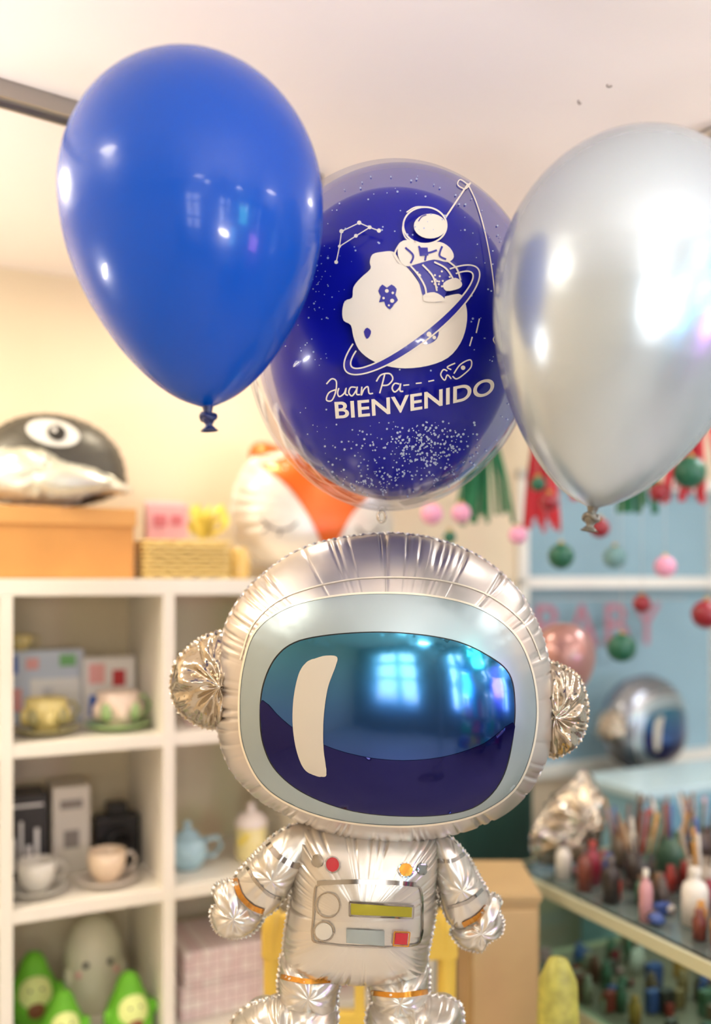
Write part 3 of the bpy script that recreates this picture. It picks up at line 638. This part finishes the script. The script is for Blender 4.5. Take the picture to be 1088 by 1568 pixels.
tube('tie_ring',[(-.0165+.006*math.cos(a),0,-.2935+.009*math.sin(a)) for a in [i*6.283/20 for i in range(20)]],.002,foilc,Rr_,n=8,closed=True)

# ------------------------------------------------------------------ chair, cabinet, counter
R=root('yellow_chair',(.008,1.8,0)); yc=M('chair_yellow',(218,182,72),.45,var=.05)
for s in (-1,1):
    tube('back_post_%d'%s,[(s*.17,0,0),(s*.168,0,.45),(s*.17,-.02,.80),(s*.17,-.025,.84)],.018,yc,R,n=10)
    tube('front_leg_%d'%s,[(s*.175,.36,0),(s*.16,.34,.44)],.016,yc,R,n=10)
    tube('side_stretch_%d'%s,[(s*.17,.0,.2),(s*.168,.35,.2)],.01,yc,R)
box('seat',-.19,.19,-.01,.38,.44,.465,yc,R,bev=.01)
box('back_rail_top',-.19,.19,-.035,-.012,.745,.835,yc,R,bev=.008); box('back_rail_mid',-.17,.17,-.022,-.004,.6,.64,yc,R,bev=.006)
for i in range(3): box('spindle_%d'%i,-.1+.1*i-.01,-.1+.1*i+.01,-.02,-.008,.46,.75,yc,R)
R=root('wooden_cabinet',(.315,2.06,0)); wd_=M('cabinet_wood',(180,150,104),.5,var=.12,vscale=4)
box('carcass',-.075,.075,-.12,.12,0.04,.80,wd_,R,bev=.003); box('top',-.08,.08,-.125,.12,.80,.815,wd_,R,bev=.002); box('door',-.068,.068,-.132,-.121,.06,.785,M('cabinet_door',(190,160,115),.5,var=.1,vscale=4),R,bev=.002)
ball('knob',(.05,-.138,.45),.008,fm,R,2); box('plinth',-.07,.07,-.11,.11,0,.04,wd_,R)
CR=froot('glass_display_counter',1.19,-.19,0); cf=M('counter_frame',(205,205,172),.4,metal=.2); cg=clear_mat('counter_glass',(215,235,230),fac=.15,k=.5)
R=CR
L_,W_=1.15,.62; H_=.75; t_=.011
for i,(x,y) in enumerate(((0,0),(W_,0),(0,-L_),(W_,-L_))): box('leg_%d'%i,x-t_,x+t_,y-t_,y+t_,0,H_,cf,R)
for z,nm in ((H_,'top'),(.5,'mid'),(.12,'low')):
    box(nm+'_rail_a',-t_,W_+t_,-t_,t_,z-.028,z,cf,R);box(nm+'_rail_b',-t_,W_+t_,-L_-t_,-L_+t_,z-.028,z,cf,R)
    box(nm+'_rail_c',-t_,t_,-L_,0,z-.028,z,cf,R);box(nm+'_rail_d',W_-t_,W_+t_,-L_,0,z-.028,z,cf,R)
csh=M('counter_shelf',(150,138,120),.4)
box('shelf_mid',0,W_,-L_,0,.48,.495,csh,R); box('shelf_low',0,W_,-L_,0,.10,.115,csh,R)
box('glass_top',0,W_,-L_,0,H_-.006,H_,M('counter_top',(95,108,102),.15,coat=.5,var=.15),R)
box('glass_side',-.003,.003,-L_,0,.5,H_-.03,cg,R)
for z in (H_-.012,.472):
    l=bpy.data.lights.new('case_fill_light','AREA'); l.shape='RECTANGLE'; l.size=.5; l.size_y=1.0; l.energy=2.2; l.color=(1,.93,.82); o=bpy.data.objects.new('case_fill_light',l); COL.objects.link(o); o.parent=CR; o.location=(W_/2,-L_/2,z)  # fill lights added inside the counter to brighten its dark shelves
cols=[(160,50,42),(60,85,150),(215,208,195),(50,42,38),(195,140,60),(70,105,80),(205,150,155),(115,85,62),(140,30,50),(165,150,130),(90,80,75),(70,50,40),(120,60,45),(150,120,80)]
CM=[M('craft_%d'%i,c_,.4,coat=.2) for i,c_ in enumerate(cols)]
NC=len(CM)
CS=froot('craft_supply_pile',1.19,-.19,0)
def sub(name,u,v,z):
    e=bpy.data.objects.new(name,None); COL.objects.link(e); e.parent=CS; e.location=(u-1.19,v+.19,z); return e
def bottle(name,u,v,z,r,h,m,m2):
    R=sub(name,u,v,z)
    revolve('body',[(0,0),(r,0),(r,h*.6),(r*.8,h*.72),(r*.35,h*.8),(r*.35,h*.9),(0,h*.9)],m,R,n=20); revolve('cap',[(r*.45,h*.86),(r*.45,h),(0,h)],m2,R,n=16)
rs=random.Random(5)
pp=[(1.24,-.43),(1.29,-.40),(1.24,-.52),(1.30,-.55),(1.58,-.52),(1.70,-.56),(1.23,-.64),(1.72,-.36),(1.36,-.36),(1.55,-.60),(1.62,-.26),(1.25,-.34)]
for (a,b) in pp: bottle('craft_bottle',a,b,.751,rs.uniform(.013,.02),rs.uniform(.05,.12),CM[rs.randrange(NC)],CM[rs.randrange(NC)])
def pencup(u,v,z,n=12,s=1):
    R=sub('pencil_cup',u,v,z); revolve('cup',[(0,0),(.032*s,0),(.035*s,.09*s),(.032*s,.09*s),(.03*s,.004),(0,.004)],CM[rs.randrange(NC)],R,n=24)
    for i in range(n):
        a=rs.uniform(0,6.28); q=.02*s; e=.05*s
        tube('pencil_%d'%i,[(q*.6*math.cos(a),q*.6*math.sin(a),.006),(e*math.cos(a),e*math.sin(a),rs.uniform(.13,.18)*s)],.0042,CM[rs.randrange(NC)],R,n=6)
pencup(1.37,-.47,.751,16); pencup(1.51,-.43,.751,16,1.1); pencup(1.47,-.31,.751,12); pencup(1.64,-.40,.751,14); pencup(1.44,-.60,.751,14); pencup(1.30,-.84,.751,12)
bottle('glue_bottle',1.31,-.70,.751,.028,.12,M('glue_white',(236,230,220),.4,coat=.2),CM[2])
def pile(n,x0,x1,y0,y1,z,hs=1.2,parent=None):
    R=parent or CS
    for i in range(n):
        x=rs.uniform(x0,x1); y=rs.uniform(y0,y1); s_=rs.uniform(.009,.02); m=CM[rs.randrange(NC)]
        if i%3==0: ball('bead_%d'%i,(x,y,z+s_*.8),s_,m,R,2,(1,1.1,.75),.1)
        elif i%3==1: box('block_%d'%i,x-s_,x+s_,y-s_*.6,y+s_*.6,z+0.001,z+s_*hs,m,R,bev=.002)
        else: revolve('jar_%d'%i,[(0,z),(.014,z),(.014,z+.04),(.009,z+.047),(.009,z+.06),(0,z+.06)],m,R,n=14,loc=(x,y,0.0005))
pile(130,.04,.56,-.9,-.14,.751)
pile(220,.03,.59,-1.1,-.04,.496,3.0,CR)
pile(130,.04,.58,-1.1,-.05,.116,4.5,CR)
R=sub('blue_ribbon_bow',1.60,-.68,.751); bb=M('ribbon_mid_blue',(60,95,175),.5)
for k in range(12): 
    a=k*.7; ball('loop_%d'%k,(.05*math.cos(a),.06*math.sin(a),.026),.028,bb,R,2,(1,1,.8),.25)
R=sub('crumpled_foil_bag',1.33,-.27,.757)
pillow('bag',[(-.1,.02),(-.12,.09),(-.06,.16),(0,.2),(.05,.23),(.09,.17),(.10,.09),(.08,.01),(0,.005)],(0,.1),.055,foilc,R,nth=220,ns=20,npl=60,depth=.7,seed=77,s0=(.2,.7),wd=(.03,.12),lump=.6)
R=froot('light_blue_cabinet',2.0,0,0); lb=M('cabinet_light_blue',(140,185,200),.4)
box('carcass',-.33,.33,-.15,.1,0.03,.86,lb,R,bev=.004); box('top',-.345,.345,-.165,.1,.86,.885,M('cabinet_top_pale',(190,215,220),.3),R,bev=.003)
for k in (-1,1): box('door_%d'%k,k*.165-.155,k*.165+.155,-.162,-.151,.06,.83,M('cabinet_door_blue',(105,150,170),.4),R,bev=.003); box('handle_%d'%k,k*.03-.004,k*.03+.004,-.175,-.162,.5,.62,fm,R)
box('foot',-.31,.31,-.12,.1,0,.03,fm,R)
R=root('storage_pouf',(.385,1.74,.0)); revolve('body',[(0,0),(.03,0),(.04,.05),(.043,.3),(.042,.6),(.036,.72),(.018,.76),(0,.765)],M('pouf_lime',(165,160,75),.5,var=.4,vscale=30),R)
R=froot('dark_green_bag',1.27,.05,0.); dg=M('bag_dark_green',(16,52,44),.6,var=.2)
box('body',-.13,.13,-.08,.08,0.0,.98,dg,R,bev=.02); tube('strap',[(-.07,-.0,.97),(-.06,0,1.05),(.06,0,1.05),(.07,0,.97)],.008,dg,R)
latex('latex_balloon',(.50,2.2,1.30),.2,.075,.1,M('latex_rose_gold',(170,125,118),.3,metal=.5,coat=.4))

# ------------------------------------------------------------------ world & lights
W=bpy.data.worlds.new('outdoor_daylight'); S.world=W; W.use_nodes=True; nt=W.node_tree
bg=nt.nodes['Background']; tc=nt.nodes.new('ShaderNodeTexCoord'); sx=nt.nodes.new('ShaderNodeSeparateXYZ'); r=nt.nodes.new('ShaderNodeValToRGB'); mr=nt.nodes.new('ShaderNodeMapRange')
mr.inputs['From Min'].default_value=-.3; mr.inputs['From Max'].default_value=.6
nt.links.new(tc.outputs['Generated'],sx.inputs[0]); nt.links.new(sx.outputs['Z'],mr.inputs[0]); nt.links.new(mr.outputs[0],r.inputs[0]); nt.links.new(r.outputs[0],bg.inputs['Color'])
e=r.color_ramp.elements; e[0].color=(.25,.23,.2,1); e[1].color=(.7,.85,1,1); q=e.new(.34); q.color=(1,.97,.92,1)
bg.inputs['Strength'].default_value=2.2
def area(name,loc,look,sx_,sy_,en,col):
    l=bpy.data.lights.new(name,'AREA'); l.shape='RECTANGLE'; l.size=sx_; l.size_y=sy_; l.energy=en; l.color=col
    o=bpy.data.objects.new(name,l); COL.objects.link(o); o.location=loc
    o.rotation_euler=(Vector(look)-Vector(loc)).to_track_quat('-Z','Y').to_euler(); return o
for i,(u,w_,c_) in enumerate(((-1.05,.8,(1,.98,.95)),(.67,.6,(.9,.96,1)),(1.87,.6,(.95,.97,1)),(2.9,.7,(.6,.82,1)))):
    area('shop_window_light',F(u,-4.84,1.4),F(u,0,1.4),w_,1.2,27,c_)
for (u,v) in ((-.9,-.6),(.3,-2.3),(2.3,-1.4)):  # unseen stands with upward lights, added to brighten the ceiling
    r0=froot('ceiling_fill_stand',u,v,0); revolve('base',[(0,0),(.13,0),(.13,.02),(.015,.03),(.012,1.45),(.02,1.46),(.12,1.56),(.115,1.56),(.02,1.475),(0,1.475)],M('lamp_rim',(0,0,0)),r0)
    l=bpy.data.lights.new('ceiling_fill_light','AREA'); l.shape='DISK'; l.size=.2; l.energy=15; l.color=(1,.955,.92); o=bpy.data.objects.new('ceiling_fill_light',l); COL.objects.link(o); o.parent=r0; o.location=(0,0,1.57); o.rotation_euler=(math.pi,0,0)
area('reflection_tint_light',F(1.1,-3.2,1.72),(0,1.4,1.4),.3,.3,4.2,(.15,1,.75))  # unseen coloured lights added to tint reflections in visor, foil and balloons
area('reflection_tint_light',F(1.65,-3.1,1.3),(0,1.4,1.4),.36,.3,5.2,(.85,.25,1))
area('reflection_tint_light',F(.75,-3.2,1.3),(0,1.4,1.4),.2,.3,2.5,(.1,.6,1))
area('reflection_tint_light',F(2.3,-2.2,1.85),(0,1.4,1.7),.12,.5,2.6,(1,.45,.2))

# ------------------------------------------------------------------ camera
cam=bpy.data.cameras.new('camera'); co=bpy.data.objects.new('camera',cam); COL.objects.link(co)
co.location=(0,0,1.48); co.rotation_euler=(math.pi/2,0,0)
cam.sensor_width=36; cam.lens=36*1400/1568; cam.shift_y=106/1568
cam.dof.use_dof=True; cam.dof.focus_distance=1.28; cam.dof.aperture_fstop=1.2
S.camera=co
